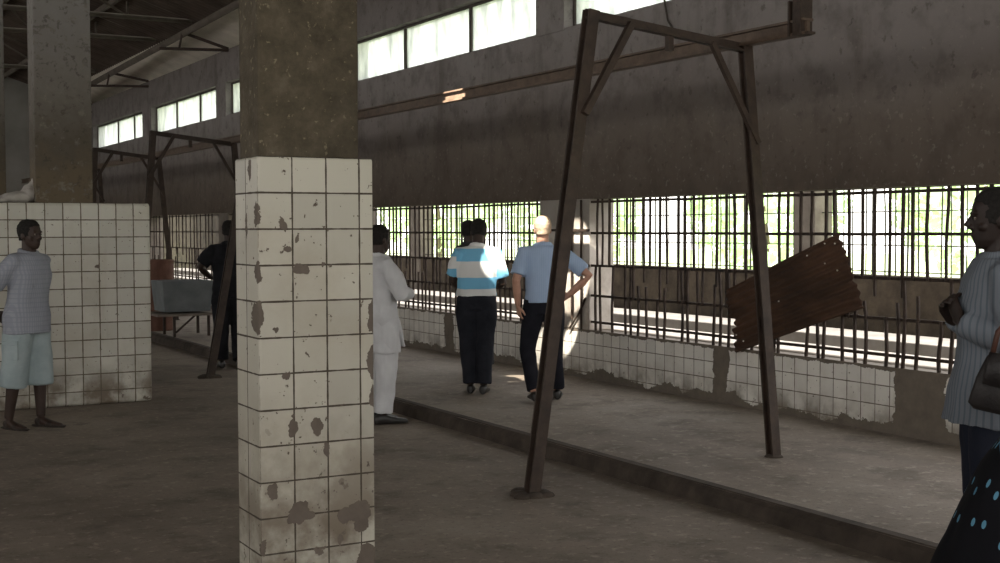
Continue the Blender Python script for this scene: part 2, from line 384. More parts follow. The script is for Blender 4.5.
# roof
def roof_sheet(name, x0, z0, x1, z1, mat, ya=Y0-2.3, yb=Y1+.3, pitch=.18, amp=.018):
    nn = int((yb-ya)/pitch*6); vs, fs = [], []
    for i in range(nn+1):
        y = ya+(yb-ya)*i/nn; dz = amp*math.sin(2*math.pi*y/pitch)
        vs += [(x0, y, z0+dz), (x1, y, z1+dz)]
    for i in range(nn): fs.append((2*i, 2*i+1, 2*i+3, 2*i+2))
    return struct(name, MB().add(vs, fs), mat, smooth=True)
RS = .34
def rz_(x): return 5.05+(XW-x)*RS if x > -1.2 else 5.05+(XW+1.2)*RS-(-1.2-x)*RS
roof_sheet('roof', -1.2, rz_(-1.2), 6.60, rz_(6.60)+.004, M['roof'])
roof_sheet('roof_left', -9.9, rz_(-9.9), -1.2, rz_(-1.2), M['roof'])
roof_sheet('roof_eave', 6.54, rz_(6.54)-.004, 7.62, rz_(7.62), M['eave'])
struct('eave_beam', MB().tube([(6.40, Y0, 5.47), (6.40, 14, 5.3), (6.40, 24, 5.13), (6.40, Y1, 4.93)], .062, 10), M['truss'], 'long steel eave beam running under the roof edge', 'beam', smooth=True)
for i, y in enumerate((17.0, 22.5, 25.0, 30.5)):
    z = 5.30; tb = MB()
    tb.tube([(-9.3, y, z), (6.42, y, z)], .045, 8)
    for s_ in (0,):
        tb.tube([(6.42, y, z+.05), (-1.2, y, rz_(-1.2)-.12)], .035, 6); tb.tube([(-9.3, y, z+.05), (-1.2, y, rz_(-1.2)-.12)], .035, 6)
    xs = [5.3, 4.2, 3.1, 2.0, .9, -.2]
    for k, x in enumerate(xs):
        tb.tube([(x, y, z), (x+.0, y, rz_(x)-.14)], .022, 6)
        tb.tube([(x, y, z), (x-1.1, y, rz_(x-1.1)-.14)], .022, 6)
    struct('roof_truss', tb, M['truss'], ['nearest steel roof truss above the partition', 'second steel roof truss from the camera', 'third steel roof truss from the camera', 'farthest steel roof truss near the end wall'][i], 'roof truss', smooth=True)
for i, y in enumerate((22.9, 28.7, 34.6, 17.1)):
    z0 = 5.13-(y-24)*.0155
    b = MB(); b.tube([(6.4, y, z0), (7.2, y, 4.92)], .03, 6); b.tube([(5.95, y, z0-.3), (7.2, y, z0-.25)], .03, 6); b.tube([(6.36, y, z0), (6.30, y, z0-.29)], .02, 6)
    struct('roof_bracket', b, M['redtruss'], ['triangular steel bracket under the eave above the second clerestory window', 'triangular steel bracket under the eave farther down the wall', 'farthest triangular eave bracket', 'eave bracket hidden behind the tiled column'][i], 'bracket')
for x in (5.2, 3.9, 2.6, 1.2): 
    struct('purlin', MB().bar((x, 14, rz_(x)-.09), (x, Y1, rz_(x)-.09), .06, .10), M['truss'], 'roof purlin running the length of the hall', 'purlin')

# outdoor yard
struct('yard_ground', MB().box(XW+WT, 60, -30, 90, -.3, -.02), M['grass'], 'bright sunlit grass outside the hall', 'ground')
struct('corridor_floor', MB().box(XW+.22, 10.2, Y0, Y1, -.25, .05), M['earth'], 'earth strip outside the barred wall', 'ground')
struct('ledge', MB().box(7.86, 8.45, Y0, Y1, 0, .55), M['ledge'], 'sunlit concrete ledge just outside the bars', 'ledge', bevel=.01)
struct('ledge', MB().box(9.32, 9.98, Y0, Y1, 0, .55), M['ledge'], 'sunlit concrete ledge at the foot of the outer dwarf wall', 'ledge', bevel=.01)
struct('wall_outer', MB().box(10.2, 10.4, Y0, 31.2, 0, 1.13), M['darkplaster'], 'stained outer dwarf wall below the outer fence', 'wall')
struct('outbuilding_wall', MB().box(10.2, 10.5, 31.2, 46, 0, 3.2), M['darkplaster'], 'brown stained outbuilding wall outside, seen between partition and tiled column', 'wall')
OP = [(5.1, 5.45), (10.86, 11.2), (16.0, 16.35), (21.1, 21.5), (26.8, 27.2)]
for i, (a, b) in enumerate(OP):
    struct('outer_pillar', MB().box(10.17, 10.43, a, b, 0, 2.75), M['plaster'], ['outer fence pillar at the far right', 'outer fence pillar just above the corrugated sheet', 'outer fence pillar behind the man in light blue', 'outer fence pillar left of the men facing the bars', 'outer fence pillar far down the yard'][i], 'pillar')

# ------------------------------------------------------------------ barred grilles
def grille(name, x, y0, y1, label, near=True, step=.135, irregular=True, ny=8):
    g = empty(name, (x, y0, SILL)); tag(g, label, 'grille', 'barred grilles in the wall openings' if near else 'outer fence grilles')
    L = y1-y0
    zs = (1.905, 1.59, 1.262, .955, .685) if near else (2.60, 1.81, 1.45, 1.17)
    rr = .0135 if near else .0075
    for z in zs:
        pts = [(.0, L*k/10, z-SILL+.006*noise.noise(V((x, (y0+L*k/10)*1.3, z*5)))) for k in range(11)]
        q = MB()
        for p, p2 in zip(pts, pts[1:]): q.bar(p, p2, .012, .024 if near else .012)
        q.build('rail', M['bars' if near else 'obars'], g)
    def mkbar(y, za, zb, r, bend):
        m = 5; pts = []
        ph = rnd.random()*6
        for k in range(m+1):
            tt = k/m; o = bend*math.sin(tt*math.pi*1.3+ph)
            pts.append((-.012+.35*o, y+o+bend*.5*rnd.uniform(-1, 1)*tt, za+(zb-za)*tt-SILL))
        MB().tube(pts, r, 6).build('bar', M['bars' if near else 'obars'], g)
    y = step*.6
    while y < L-.04:
        yy = y+rnd.uniform(-.25, .25)*step*(1 if irregular else .3)
        if near:
            if rnd.random() > .05:   # upper bar
                zb = 1.935; za = rnd.choice((1.25, 1.25, .94, .94, 1.12)) if irregular else .62
                mkbar(yy, za, zb, rr*rnd.uniform(.9, 1.15), .012 if rnd.random() < .3 else .004)
            if irregular and rnd.random() > .04:
                mkbar(yy+step*rnd.uniform(.2, .75), .60, rnd.choice((.97, 1.08, 1.25, 1.27, 1.14)), rr*1.1, .016)
        else:
            mkbar(yy, 1.12, 2.68, rr*rnd.uniform(.8, 1.5), .02 if rnd.random() < .5 else .006)
        y += step
    return g
grille('barred_grille', XW+.02, 5.5, 10.95, 'rusty barred grille with bent bars behind the corrugated sheet')
grille('barred_grille', XW+.02, 11.92, 17.0, 'rusty barred grille in front of the men in striped and blue shirts')
grille('barred_grille', XW+.02, 17.7, 23.0, 'rusty barred grille seen beyond the head of the white-robed man', step=.2)
grille('barred_grille', XW+.02, 23.6, 28.8, 'far barred grille between tiled column and partition, behind the grey tank', step=.26)
grille('barred_grille', XW+.02, 29.3, 35.9, 'farthest barred grille at the end of the hall', step=.5)
# loose bars on the pale pillar face
g = empty('loose_bars', (XW-.03, 11.0, SILL)); tag(g, 'loose iron bars fixed across the pale pillar', 'iron bars')
for y, za, zb in ((.06, .0, 1.33), (.24, .1, 1.33), (.45, .62, 1.33)): MB().tube([(0, y, za), (.003, y+.01, (za+zb)/2), (0, y+.005, zb)], .013, 6).build('bar', M['bars'], g)
for z in (1.02, .66): MB().bar((-.008, -.1, z), (-.008, 1.0, z), .012, .026).build('rail', M['bars'], g)
MB().tube([(0, .28, .0), (0, .10, .17), (0, -.02, .33)], .012, 6).build('bar', M['bars'], g)
on = ['outer fence grille at the right behind the striped-shirt person', 'outer fence grille seen through the bars behind the corrugated sheet', 'outer fence grille seen through the bars behind the pale pillar', 'outer fence grille seen behind the men facing the bars', 'outer fence grille seen behind the white-robed man', 'farthest outer fence grille']
ends = [(5.45, 10.86), (11.2, 16.0), (16.35, 21.1), (21.5, 26.8), (27.2, 31.2)]
for (a, b), l in zip(ends, on[1:]): grille('outer_grille', 10.28, a, b, l, near=False, step=.15 if a < 20 else .24)

# shrubs far outside
def shrub(loc, s, seed, label):
    e = empty('shrub', loc); tag(e, label, 'shrub', 'shrubs beyond the outer fence'); r_ = random.Random(seed)
    MB().tube([(0, 0, 0), (.1, 0, s*.5), (0, .1, s)], [.12, .09, .05], 8).build('trunk', M['bark'], e)
    vs, fs = [], []
    for k in range(900):
        d = V((r_.gauss(0, 1), r_.gauss(0, 1), r_.gauss(0, .8))).normalized()*r_.uniform(.5, 1)**.5
        c = V((d.x*s*.75, d.y*s*.95, s*.85+d.z*s*.7)); a = V((r_.gauss(0, 1), r_.gauss(0, 1), r_.gauss(0, 1))).normalized(); b = a.cross(d).normalized()
        L = .16*s/2; n0 = len(vs); vs += [c-a*L, c+b*L*.5, c+a*L, c-b*L*.5]; fs.append((n0, n0+1, n0+2, n0+3))
    MB().add(vs, fs).build('foliage', M['leaf'], e)
for i, (x, y, s_, l) in enumerate([(22, 44, 3.0, 'farthest pale green shrub outside, behind the white-robed man'), (21, 33, 2.8, 'pale green shrub outside, behind the striped-shirt men'), (23, 26.5, 2.6, 'pale green shrub outside, behind the leaning left gantry post'), (24, 20, 2.6, 'pale green shrub outside, beyond the corrugated sheet')]):
    shrub((x, y, -.02), s_, i, l)

# ------------------------------------------------------------------ steel gantries and rail
ANG = [(-.045, -.045), (.045, -.045), (.045, -.03), (.012, -.03), (.012, .03), (.045, .03), (.045, .045), (-.045, .045), (-.045, .03), (-.012, .03), (-.012, -.03), (-.045, -.03)]   # I section
LSE = [(-.04, -.04), (.04, -.04), (.04, -.025), (-.025, -.025), (-.025, .04), (-.04, .04)]
def I(k): return [(x*k, y*k) for x, y in ANG]
def Lp(k): return [(x*k, y*k) for x, y in LSE]
def gantry(Y, label, lb=(4.0, 0.08), lt=4.385, rb=(5.80, -.08), rt=5.60, ztop=2.96, near=False):
    g = empty('steel_gantry', (lb[0], Y, 0)); tag(g, label, 'gantry', 'steel gantries carrying the overhead rail')
    ox = lb[0]
    P = lambda x, y, z: (x-ox, y, z)
    MB().prof(P(lb[0], lb[1], 0), P(lt, 0, ztop+.02), I(.86), (0, 1, 0)).build('post', M['steel'], g)
    MB().prof(P(rb[0], rb[1], WZ), P(rt, 0, 2.84), I(.78), (0, 1, 0)).build('post', M['steel'], g)
    MB().prof(P(lt-.03, 0, ztop), P(rt+.02, 0, 2.83), Lp(.8)).build('top_beam', M['steel'], g)
    MB().bar(P(lt+.27, -.045, ztop-.045), P(lt-.075, -.04, ztop-.62), .042, .042, (0, 1, 0)).build('brace', M['steel'], g)
    MB().bar(P(rt-.30, -.03, 2.84), P(rt+.075, -.05, 2.20), .035, .035, (0, 1, 0)).build('brace', M['steel'], g)
    MB().bar(P(4.98, 0, 2.88), P(4.98, 0, 2.77), .04, .04, (0, 1, 0)).build('hanger', M['steel'], g)
    bp = MB(); 
    for k in range(7):
        a = k*.9; r_ = .07+.05*((k*37) % 5)/5
        bp.ball((math.cos(a)*r_, lb[1]+math.sin(a)*r_, .004), (.06, .05, .028), 6)
    bp.build('base_rubble', M['kerb'], g, smooth=True)
    bp = MB(); bp.ball((rb[0]-ox, rb[1], WZ), (.065, .065, .02), 6); bp.build('base_rubble', M['kerb'], g, smooth=True)
    return g
gantry(6.65, 'nearest leaning steel gantry with two braced posts in the right foreground')
gantry(13.9, 'second steel gantry, its leaning post in front of the dark-clothed man', lb=(4.12, 0), lt=4.66)
gantry(17.6, 'third steel gantry, top seen beside the tiled column', lb=(4.25, 0), lt=4.47)
gantry(21.7, 'fourth steel gantry, its far post standing by the grey tank', lb=(4.4, 0), lt=4.56, rb=(5.86, 0))
gantry(26.3, 'farthest steel gantry above the tiled partition', lb=(4.6, 0), lt=4.8, rb=(5.75, 0))
rl = empty('overhead_rail', (5.6, 6.05, 2.84)); tag(rl, 'long rusty overhead rail running along the wall on the gantries', 'rail')
RAILP = [(-.04, 0), (.04, 0), (.04, .018), (.012, .018), (.012, .085), (.04, .085), (.04, .10), (-.04, .10), (-.04, .085), (-.012, .085), (-.012, .018), (-.04, .018)]
MB().prof((0, 0, .0), (0, 29.5, .02), RAILP).build('rail_beam', M['rail'], rl)
MB().box(-.05, .05, .02, .09, -.0, .24).box(-.05, .05, .12, .135, -.0, .22).box(-.03, .03, -.03, .02, .0, .015).build('end_stop', M['steel'], rl)
# thin cable dangling over the wall
cb_ = MB().tube([(XW-.02, 9.7, 4.25), (XW-.05, 9.68, 3.95), (XW-.02, 9.66, 3.72), (XW-.03, 9.60, 3.55), (XW-.02, 9.50, 3.42), (XW-.015, 9.3, 3.36), (XW-.02, 9.15, 3.35)], .010, 6)
tag(cb_.build('cable', M['frame']), 'thin dark cable hanging from the clerestory window down the wall', 'cable')

# ------------------------------------------------------------------ corrugated sheet
def sheet():
    C4 = [V((8.72, 1.10)), V((8.57, .57)), V((7.10, 1.03)), V((7.36, 1.60))]  # (Y,z): upper-left, lower-left, lower-right, upper-right
    nu, nv = 30, 96; vs, fs = [], []; th = .003
    for side in (0, 1):
        for i in range(nu+1):
            u = i/nu
            for j in range(nv+1):
                v = j/nv
                a = C4[0].lerp(C4[1], v); b = C4[3].lerp(C4[2], v); p = a.lerp(b, u)
                jag = .035*noise.noise(V((v*7, 3.3*(u > .5), 1)))*(1 if i in (0, nu) else 0)
                p = p+(b-a).normalized()*jag
                # torn notch at lower left
                if u < .12 and .45 < v < .62: p = p+V((-.05*(1-u/.12), 0))
                x = 7.125+.0105*math.sin(v*2*math.pi*9)+.02*noise.noise(V((u*2, v*2, 5)))+.03*(u-.5)**2*4*.5-.02*side*.15
                vs.append((x, p.x, p.y))
    n1 = (nu+1)*(nv+1)
    for i in range(nu):
        for j in range(nv):
            q = (i*(nv+1)+j, i*(nv+1)+j+1, (i+1)*(nv+1)+j+1, (i+1)*(nv+1)+j)
            fs += [q]
    vs = vs[:n1]
    o = MB().add(vs, fs).build('corrugated_sheet', M['corr'], smooth=True)
    m = o.modifiers.new('solid', 'SOLIDIFY'); m.thickness = .002
    tag(o, 'rusty brown corrugated iron sheet leaning tilted against the bars', 'corrugated sheet')
    M['nail'] = plain('pale_nail_holes', (.5, .48, .4), (.7, .68, .6), 9, .6, 0)
    for u, v in ((.9, .06), (.97, .12), (.86, .3), (.45, .52), (.05, .75), (.1, .88), (.93, .45), (.75, .1)):
        a = C4[0].lerp(C4[1], v); b = C4[3].lerp(C4[2], v); p = a.lerp(b, u); MB().ball((7.108, p.x, p.y), (.006, .008, .008), 4).build('nail_head', M['nail'], o)
sheet()

# ------------------------------------------------------------------ tank on a stand, rusty drum, sack
tk = empty('metal_tank', (5.1, 18.5, WZ)); tag(tk, 'blue grey metal tank on a low stand between partition and tiled column', 'tank')
M['tank'] = plain('blue_grey_painted_metal', (.11, .125, .13), (.19, .205, .21), 4, .55, .2, spec=.5)
M['standm'] = plain('worn_stand_metal', (.13, .105, .085), (.22, .18, .15), 5, .6, .2)
tb = MB()
for (a0, a1, b0, b1) in ((-.38, .36, -.36, .36),):
    tb.add([(-.34, -.28, .36), (.32, -.28, .36), (.32, .3, .36), (-.34, .3, .36), (-.38, -.32, .80), (.36, -.32, .80), (.36, .34, .80), (-.38, .34, .80),
            (-.31, -.25, .40), (.29, -.25, .40), (.29, .27, .40), (-.31, .27, .40), (-.35, -.29, .80), (.33, -.29, .80), (.33, .31, .80), (-.35, .31, .80)],
           [(0,3,2,1),(0,1,5,4),(1,2,6,5),(2,3,7,6),(3,0,4,7),(8,9,10,11),(8,12,13,9),(9,13,14,10),(10,14,15,11),(11,15,12,8),(4,5,13,12),(5,6,14,13),(6,7,15,14),(7,4,12,15)])
tb.build('basin', M['tank'], tk)
MB().box(-.47, .46, -.38, .40, .30, .335).build('stand_top', M['standm'], tk, bevel=.005)
for x, y in ((-.2, -.25), (.3, -.25), (-.2, .3), (.3, .3)): MB().bar((x, y, 0), (x, y, .30), .035, .035).build('leg', M['steel'], tk)
MB().bar((-.18, -.25, .06), (.1, -.25, .30), .025, .025).build('brace', M['steel'], tk)
dr = empty('rusty_drum', (5.05, 19.6, WZ)); tag(dr, 'rusty red brown metal drum beside the grey tank', 'drum')
M['rust'] = plain('red_brown_rust', (.10, .045, .03), (.17, .085, .06), 5, .75, .3)
rings = [((0, 0, z), (r_, 0, 0), (0, r_, 0)) for z, r_ in ((.0, .20), (.02, .21), (.3, .21), (.32, .222), (.35, .222), (.37, .21), (.68, .21), (.70, .222), (.73, .222), (.75, .21), (1.03, .21), (1.06, .218), (1.08, .212), (1.07, .19), (1.05, .18))]
MB().loft(rings, 28).build('drum_body', M['rust'], dr, smooth=False)
MB().tube([(.1, 0, 1.05), (.1, 0, 1.085)], .03, 10).build('bung_cap', M['rust'], dr)
M['sack'] = plain('grey_white_sackcloth', (.30, .28, .25), (.46, .43, .39), 6, .95, .4)
sk = MB(); sk.ball((0, 0, .05), (.16, .12, .06), 8); sk.ball((.10, 0, .09), (.09, .09, .09), 8); sk.tube([(.10, 0, .10), (.14, .0, .20), (.13, .02, .235)], [.06, .035, .02], 8); sk.ball((-.14, 0, .03), (.10, .08, .035), 8)
o = solid(sk, 'sack', M['sack'], None, .012, 2, .012, (14, 14, 14)); o.location = (1.93, 12.47, 1.885); tag(o, 'crumpled grey white sack lying on top of the tiled partition', 'sack')

# ------------------------------------------------------------------ people
def skin(name, c1, c2): return plain(name, c1, c2, 8, .55, .12, spec=.4, bd=.002)
M['dark_skin'] = skin('dark_brown_skin', (.030, .017, .012), (.048, .028, .020))
M['darker_skin'] = skin('very_dark_brown_skin', (.018, .010, .008), (.030, .018, .013))
M['brown_skin'] = skin('brown_skin', (.045, .026, .018), (.07, .042, .030))
M['pale_skin'] = skin('sunburnt_pale_skin', (.42, .22, .15), (.54, .31, .22))
M['hair'] = plain('short_black_hair', (.008, .007, .006), (.02, .017, .015), 60, .9, .6, bd=.004)
M['fairhair'] = plain('cropped_fair_hair', (.5, .36, .25), (.6, .45, .33), 60, .8, .4, bd=.003)
M['shoe'] = plain('black_leather', (.012, .011, .010), (.028, .025, .023), 10, .4, .1, spec=.5)
M['sandal'] = plain('dark_sandal_leather', (.02, .015, .012), (.04, .03, .024), 10, .6, .2)
M['eye'] = plain('eye_white', (.16, .14, .12), (.2, .17, .15), 5, .3, 0)
def cloth(name, c1, c2, scale=5): 
    return plain(name, c1, c2, scale, .9, .25, spec=.15, bd=.003)
def stripes_mat(name, c1, c2, freq, axis=0, wid=.5, c3=None):
    t = Nt(name); s_ = t.sep()
    ang = t.math('ARCTAN2', s_[0], t.math('ADD', s_[1], 0.0)) if axis == 'a' else s_[axis]
    f = t.math('FRACT', t.math('MULTIPLY', ang, freq)); m = t.math('LESS_THAN', f, wid)
    c = t.mix(m, c1, c2)
    if c3:
        f2 = t.math('FRACT', t.math('MULTIPLY', s_[2], 26.)); c = t.mix(t.math('MULTIPLY', t.math('LESS_THAN', f2, .25), .6), c, c3)
    c = t.mix(t.math('MULTIPLY', t.noise(7, 5), .25), c, tuple(k*.6 for k in c1)); t.bump(t.noise(40, 3), .2, .002)
    return t.done(c, .9, 0, .15)

def hand(mb, w, d, nrm, k=1., curl=.6, side=1):
    """palm and five fingers from wrist w along d; nrm = direction the palm faces; side = thumb direction sign"""
    w, d, nrm = V(w), V(d).normalized(), V(nrm); nrm = (nrm-d*nrm.dot(d)).normalized(); b = d.cross(nrm)*side
    P = lambda a, c, e: w+d*a*k+b*c*k+nrm*e*k
    mb.loft([(P(-.01, 0, 0), b*.026*k, nrm*.019*k), (P(.03, .002, 0), b*.036*k, nrm*.017*k), (P(.07, .0, .0), b*.041*k, nrm*.015*k), (P(.088, 0, .0), b*.038*k, nrm*.012*k)], 14)
    for i, (off, L) in enumerate(((.030, .070), (.010, .080), (-.010, .075), (-.029, .058))):
        p = P(.08, off, 0); dd = d.copy(); pts = [p]; c = curl*(.7+.12*i)
        for j, fr in enumerate((.42, .32, .26)):
            q = Quaternion(d.cross(nrm), c*(.55+.25*j)); dd = q@dd; 
            p = p+dd*L*fr*k; pts.append(p)
        mb.tube(pts, [.0098*k, .0093*k, .0085*k, .0070*k], 8)
    p0 = P(.025, .030, .004); p1 = P(.052, .056, .016); p2 = P(.080, .062, .026); p3 = P(.098, .058, .034)
    mb.tube([p0, p1, p2, p3], [.014*k, .0125*k, .0105*k, .008*k], 8)

HEAD = [(.000, .052, .022, .022), (.012, .046, .038, .036), (.035, .030, .052, .062), (.065, .016, .060, .080), (.10, .006, .068, .092), (.135, .0, .073, .098), (.17, -.004, .074, .098), (.20, -.007, .066, .088), (.222, -.009, .048, .062), (.234, -.010, .026, .034), (.238, -.010, .008, .01)]
def person(name, label, loc, face, J=None, skin_m='dark_skin', hair='hair', top=None, bottom=None, shoes='shoe', lean=(0, 0), H_=1.72,
           sleeve='short', leg='long', hem=.84, head_turn=0., head_tilt=0., untuck=True, girth=1., wr=.008, collar=True, bald=False, palms=None, curls=(.6, .6), skirt=False, voxel=.0065, baggy=1., shirt_flare=0., hem_tail=None):
    d = V(face).normalized(); e = empty('person', loc, math.atan2(-d.x, d.y)); k = H_/1.72; e.scale = (k, k, k)
    tag(e, label, 'person')
    j = dict(hipL=(-.09, 0, .90), hipR=(.09, 0, .90), kneeL=(-.10, .015, .48), kneeR=(.10, .015, .48), ankL=(-.10, -.02, .085), ankR=(.10, -.02, .085),
             footL=(-.12, .17, .03), footR=(.12, .17, .03), shL=(-.178, -.01, 1.39), shR=(.178, -.01, 1.39), elL=(-.24, -.04, 1.13), elR=(.24, -.04, 1.13), wrL=(-.25, .03, .88), wrR=(.25, .03, .88),
             handL=(0, .1, -1), handR=(0, .1, -1), palmL=(1, 0, 0), palmR=(-1, 0, 0))
    lx, ly = lean
    def sh(p):
        z = p[2]; t_ = max(0, z-.92); return V((p[0]+lx*t_, p[1]+ly*t_, z-.5*(lx*lx+ly*ly)*t_))
    for q in ('shL', 'shR', 'elL', 'elR', 'wrL', 'wrR'): j[q] = tuple(sh(j[q]))
    j.update(J or {}); j = {a: V(b) for a, b in j.items()}
    X, Yv = V((1, 0, 0)), V((0, 1, 0))
    TOR = [(.84, .155, .105, 0), (.93, .165, .118, -.005), (1.03, .150, .108, .0), (1.15, .155, .112, .008), (1.27, .170, .118, .008), (1.36, .172, .108, -.002), (1.42, .145, .088, -.010), (1.46, .085, .068, -.012)]
    def torso(mb, z0, z1, inf, tail=0.):
        rr = []
        zs = [z for z in (z0, .84, .88, .93, .98, 1.03, 1.09, 1.15, 1.21, 1.27, 1.32, 1.36, 1.39, 1.42, 1.445, 1.46) if z0-1e-6 <= z <= z1]
        for z in zs:
            zz = max(z, .84)
            for a, b in zip(TOR, TOR[1:]):
                if a[0] <= zz <= b[0]+1e-6:
                    f = (zz-a[0])/(b[0]-a[0]); rx, ry, cy = [a[i]+(b[i]-a[i])*f for i in (1, 2, 3)]; break
            g_ = girth if z < 1.3 else 1+(girth-1)*.4
            fl = tail*max(0, (1.1-z))
            rr.append((sh((0, cy, z)), X*(rx*g_+inf+fl), Yv*(ry*g_+inf+fl)))
        mb.loft(rr, 28)
    nk = sh((0, -.012, 1.46)); 
    # ---- head frame
    hq = Quaternion((0, 0, 1), head_turn) @ Quaternion((1, 0, 0), head_tilt)
    hb = sh((0, .0, 1.482)) + V((0, ly*.02, 0))
    piv = V((0, -.01, .02))
    def hp(p): return hb + hq@(V(p)-piv) + piv
    bd = MB(); torso(bd, .87, 1.46, -.006)
    bd.tube([sh((0, -.012, 1.40)), sh((0, -.008, 1.47)), hp((0, -.012, .03)), hp((0, -.01, .09))], [.072, .058, .056, .058], 14)
    bd.loft([(hp((0, y, z)), hq@(X*rx), hq@(Yv*ry)) for z, y, rx, ry in HEAD], 24)
    # nose, brow, lips, chin, ears
    bd.tube([hp((0, .092, .135)), hp((0, .104, .112)), hp((0, .116, .090))], [.008, .011, .014], 8); bd.ball(hp((.013, .103, .086)), .009, 6); bd.ball(hp((-.013, .103, .086)), .009, 6)
    bd.ball(hp((0, .088, .056)), (.024, .014, .008), 6, hq); bd.ball(hp((0, .084, .045)), (.021, .013, .008), 6, hq); bd.ball(hp((0, .068, .016)), (.022, .016, .014), 6, hq)
    for s_ in (-1, 1):
        bd.ball(hp((s_*.030, .088, .142)), (.024, .011, .008), 6, hq); bd.ball(hp((s_*.046, .062, .088)), (.02, .02, .016), 6, hq)
        bd.ball(hp((s_*.073, -.008, .108)), (.010, .021, .032), 6, hq)
    # arms
    pal = palms or ((j['palmL']), (j['palmR']))
    for s_, S in ((-1, 'L'), (1, 'R')):
        a, el, wr_ = j['sh'+S], j['el'+S], j['wr'+S]
        a1 = a.lerp(el, .5); f1 = el.lerp(wr_, .35)
        bd.tube([sh((s_*.10, -.01, 1.40)), a, a1, el, f1, wr_], [.050, .052, .046, .039, .039, .027], 12)
        hand(bd, wr_, j['hand'+S], j['palm'+S], 1., curls[0 if s_ < 0 else 1], 1 if True else 1)
        hI, kn, an, ft = j['hip'+S], j['knee'+S], j['ank'+S], j['foot'+S]
        c1 = kn.lerp(an, .3)
        bd.tube([hI+V((0, 0, .03)), hI.lerp(kn, .35), kn, c1, an], [.088, .078, .054, .054, .036], 14)
        fd = (ft-an); fd.z = 0; fd.normalize(); sd = fd.cross(V((0, 0, 1)))
        az = an.z-.085
        bd.loft([(an-fd*.05+V((0, 0, -.045)), sd*.026, V((0, 0, .028))), (an+V((0, 0, -.04)), sd*.033, V((0, 0, .040))), (an+fd*.08+V((0, 0, -.052)), sd*.040, V((0, 0, .026))), (an+fd*.15+V((0, 0, -.062)), sd*.042, V((0, 0, .017))), (an+fd*.195+V((0, 0, -.066)), sd*.026, V((0, 0, .012)))], 14)
    body = solid(bd, 'body', M[skin_m], e, voxel, 2)
    for s_ in (-1, 1): MB().ball(hp((s_*.030, .0885, .122)), (.0125, .006, .007), 6, hq).build('eye', M['eye'], e, smooth=True)
    for s_ in (-1, 1): MB().ball(hp((s_*.030, .0940, .122)), (.006, .003, .006), 5, hq).build('pupil', M['hair'], e, smooth=True)
    if hair:
        hr = MB(); rr = []
        for z, y, rx, ry in HEAD:
            if z < .10: continue
            g_ = .008; back = .012 if z < .19 else .002
            rr.append((hp((0, y-back, z+(.008 if z > .21 else 0))), hq@(X*(rx+g_*(.6 if z < .13 else 1))), hq@(Yv*(ry+g_-back*.6))))
        rr.insert(0, (hp((0, -.045, .07)), hq@(X*.058), hq@(Yv*.052)))
        hr.loft(rr, 24); solid(hr, 'hair', M[hair], e, .007, 2, .003, (60, 60, 60))
    # ---- top garment
    if top:
        tp = MB(); torso(tp, hem, 1.445, .020, shirt_flare)
        for s_, S in ((-1, 'L'), (1, 'R')):
            a, el, wr_ = j['sh'+S], j['el'+S], j['wr'+S]
            if sleeve == 'short':
                e_ = a.lerp(el, .78); tp.tube([sh((s_*.08, -.012, 1.395)), a+V((-s_*.004, 0, -.003)), a.lerp(el, .4), e_, a.lerp(el, .80)], [.060, .070, .071*baggy, .072*baggy, .069*baggy], 14)
            else:
                tp.tube([sh((s_*.08, -.012, 1.395)), a+V((-s_*.004, 0, -.003)), a.lerp(el, .5), el, el.lerp(wr_, .5), el.lerp(wr_, .94)], [.060, .071, .067*baggy, .060*baggy, .053*baggy, .042*baggy], 14)
        if hem_tail: hem_tail(tp)
        if collar:
            ring = [sh((.074*math.cos(a_), -.012+.068*math.sin(a_), 1.462+.012*(-math.sin(a_)))) for a_ in [2*math.pi*i/16 for i in range(17)]]
            tp.tube(ring, .017, 8)
        solid(tp, 'shirt', top, e, .009, 3, wr, (11, 11, 5), seed=len(label))
    if bottom:
        bt = MB(); torso(bt, .82, 1.02 if untuck else 1.04, .002 if untuck else .010)
        for S in 'LR':
            hI, kn, an = j['hip'+S], j['knee'+S], j['ank'+S]
            if leg == 'long': bt.tube([hI+V((0, 0, .05)), hI.lerp(kn, .3), kn, kn.lerp(an, .45), kn.lerp(an, .96)], [.105, .100*baggy, .076*baggy, .070*baggy, .070*baggy], 16)
            else: bt.tube([hI+V((0, 0, .05)), hI.lerp(kn, .3), hI.lerp(kn, .75), kn.lerp(an, .28), kn.lerp(an, .33)], [.108, .112*baggy, .105*baggy, .103*baggy, .098*baggy], 16)
        solid(bt, 'trousers' if leg == 'long' else 'shorts', bottom, e, .010, 3, wr*.9, (10, 10, 6), seed=3)
        if not untuck: pass
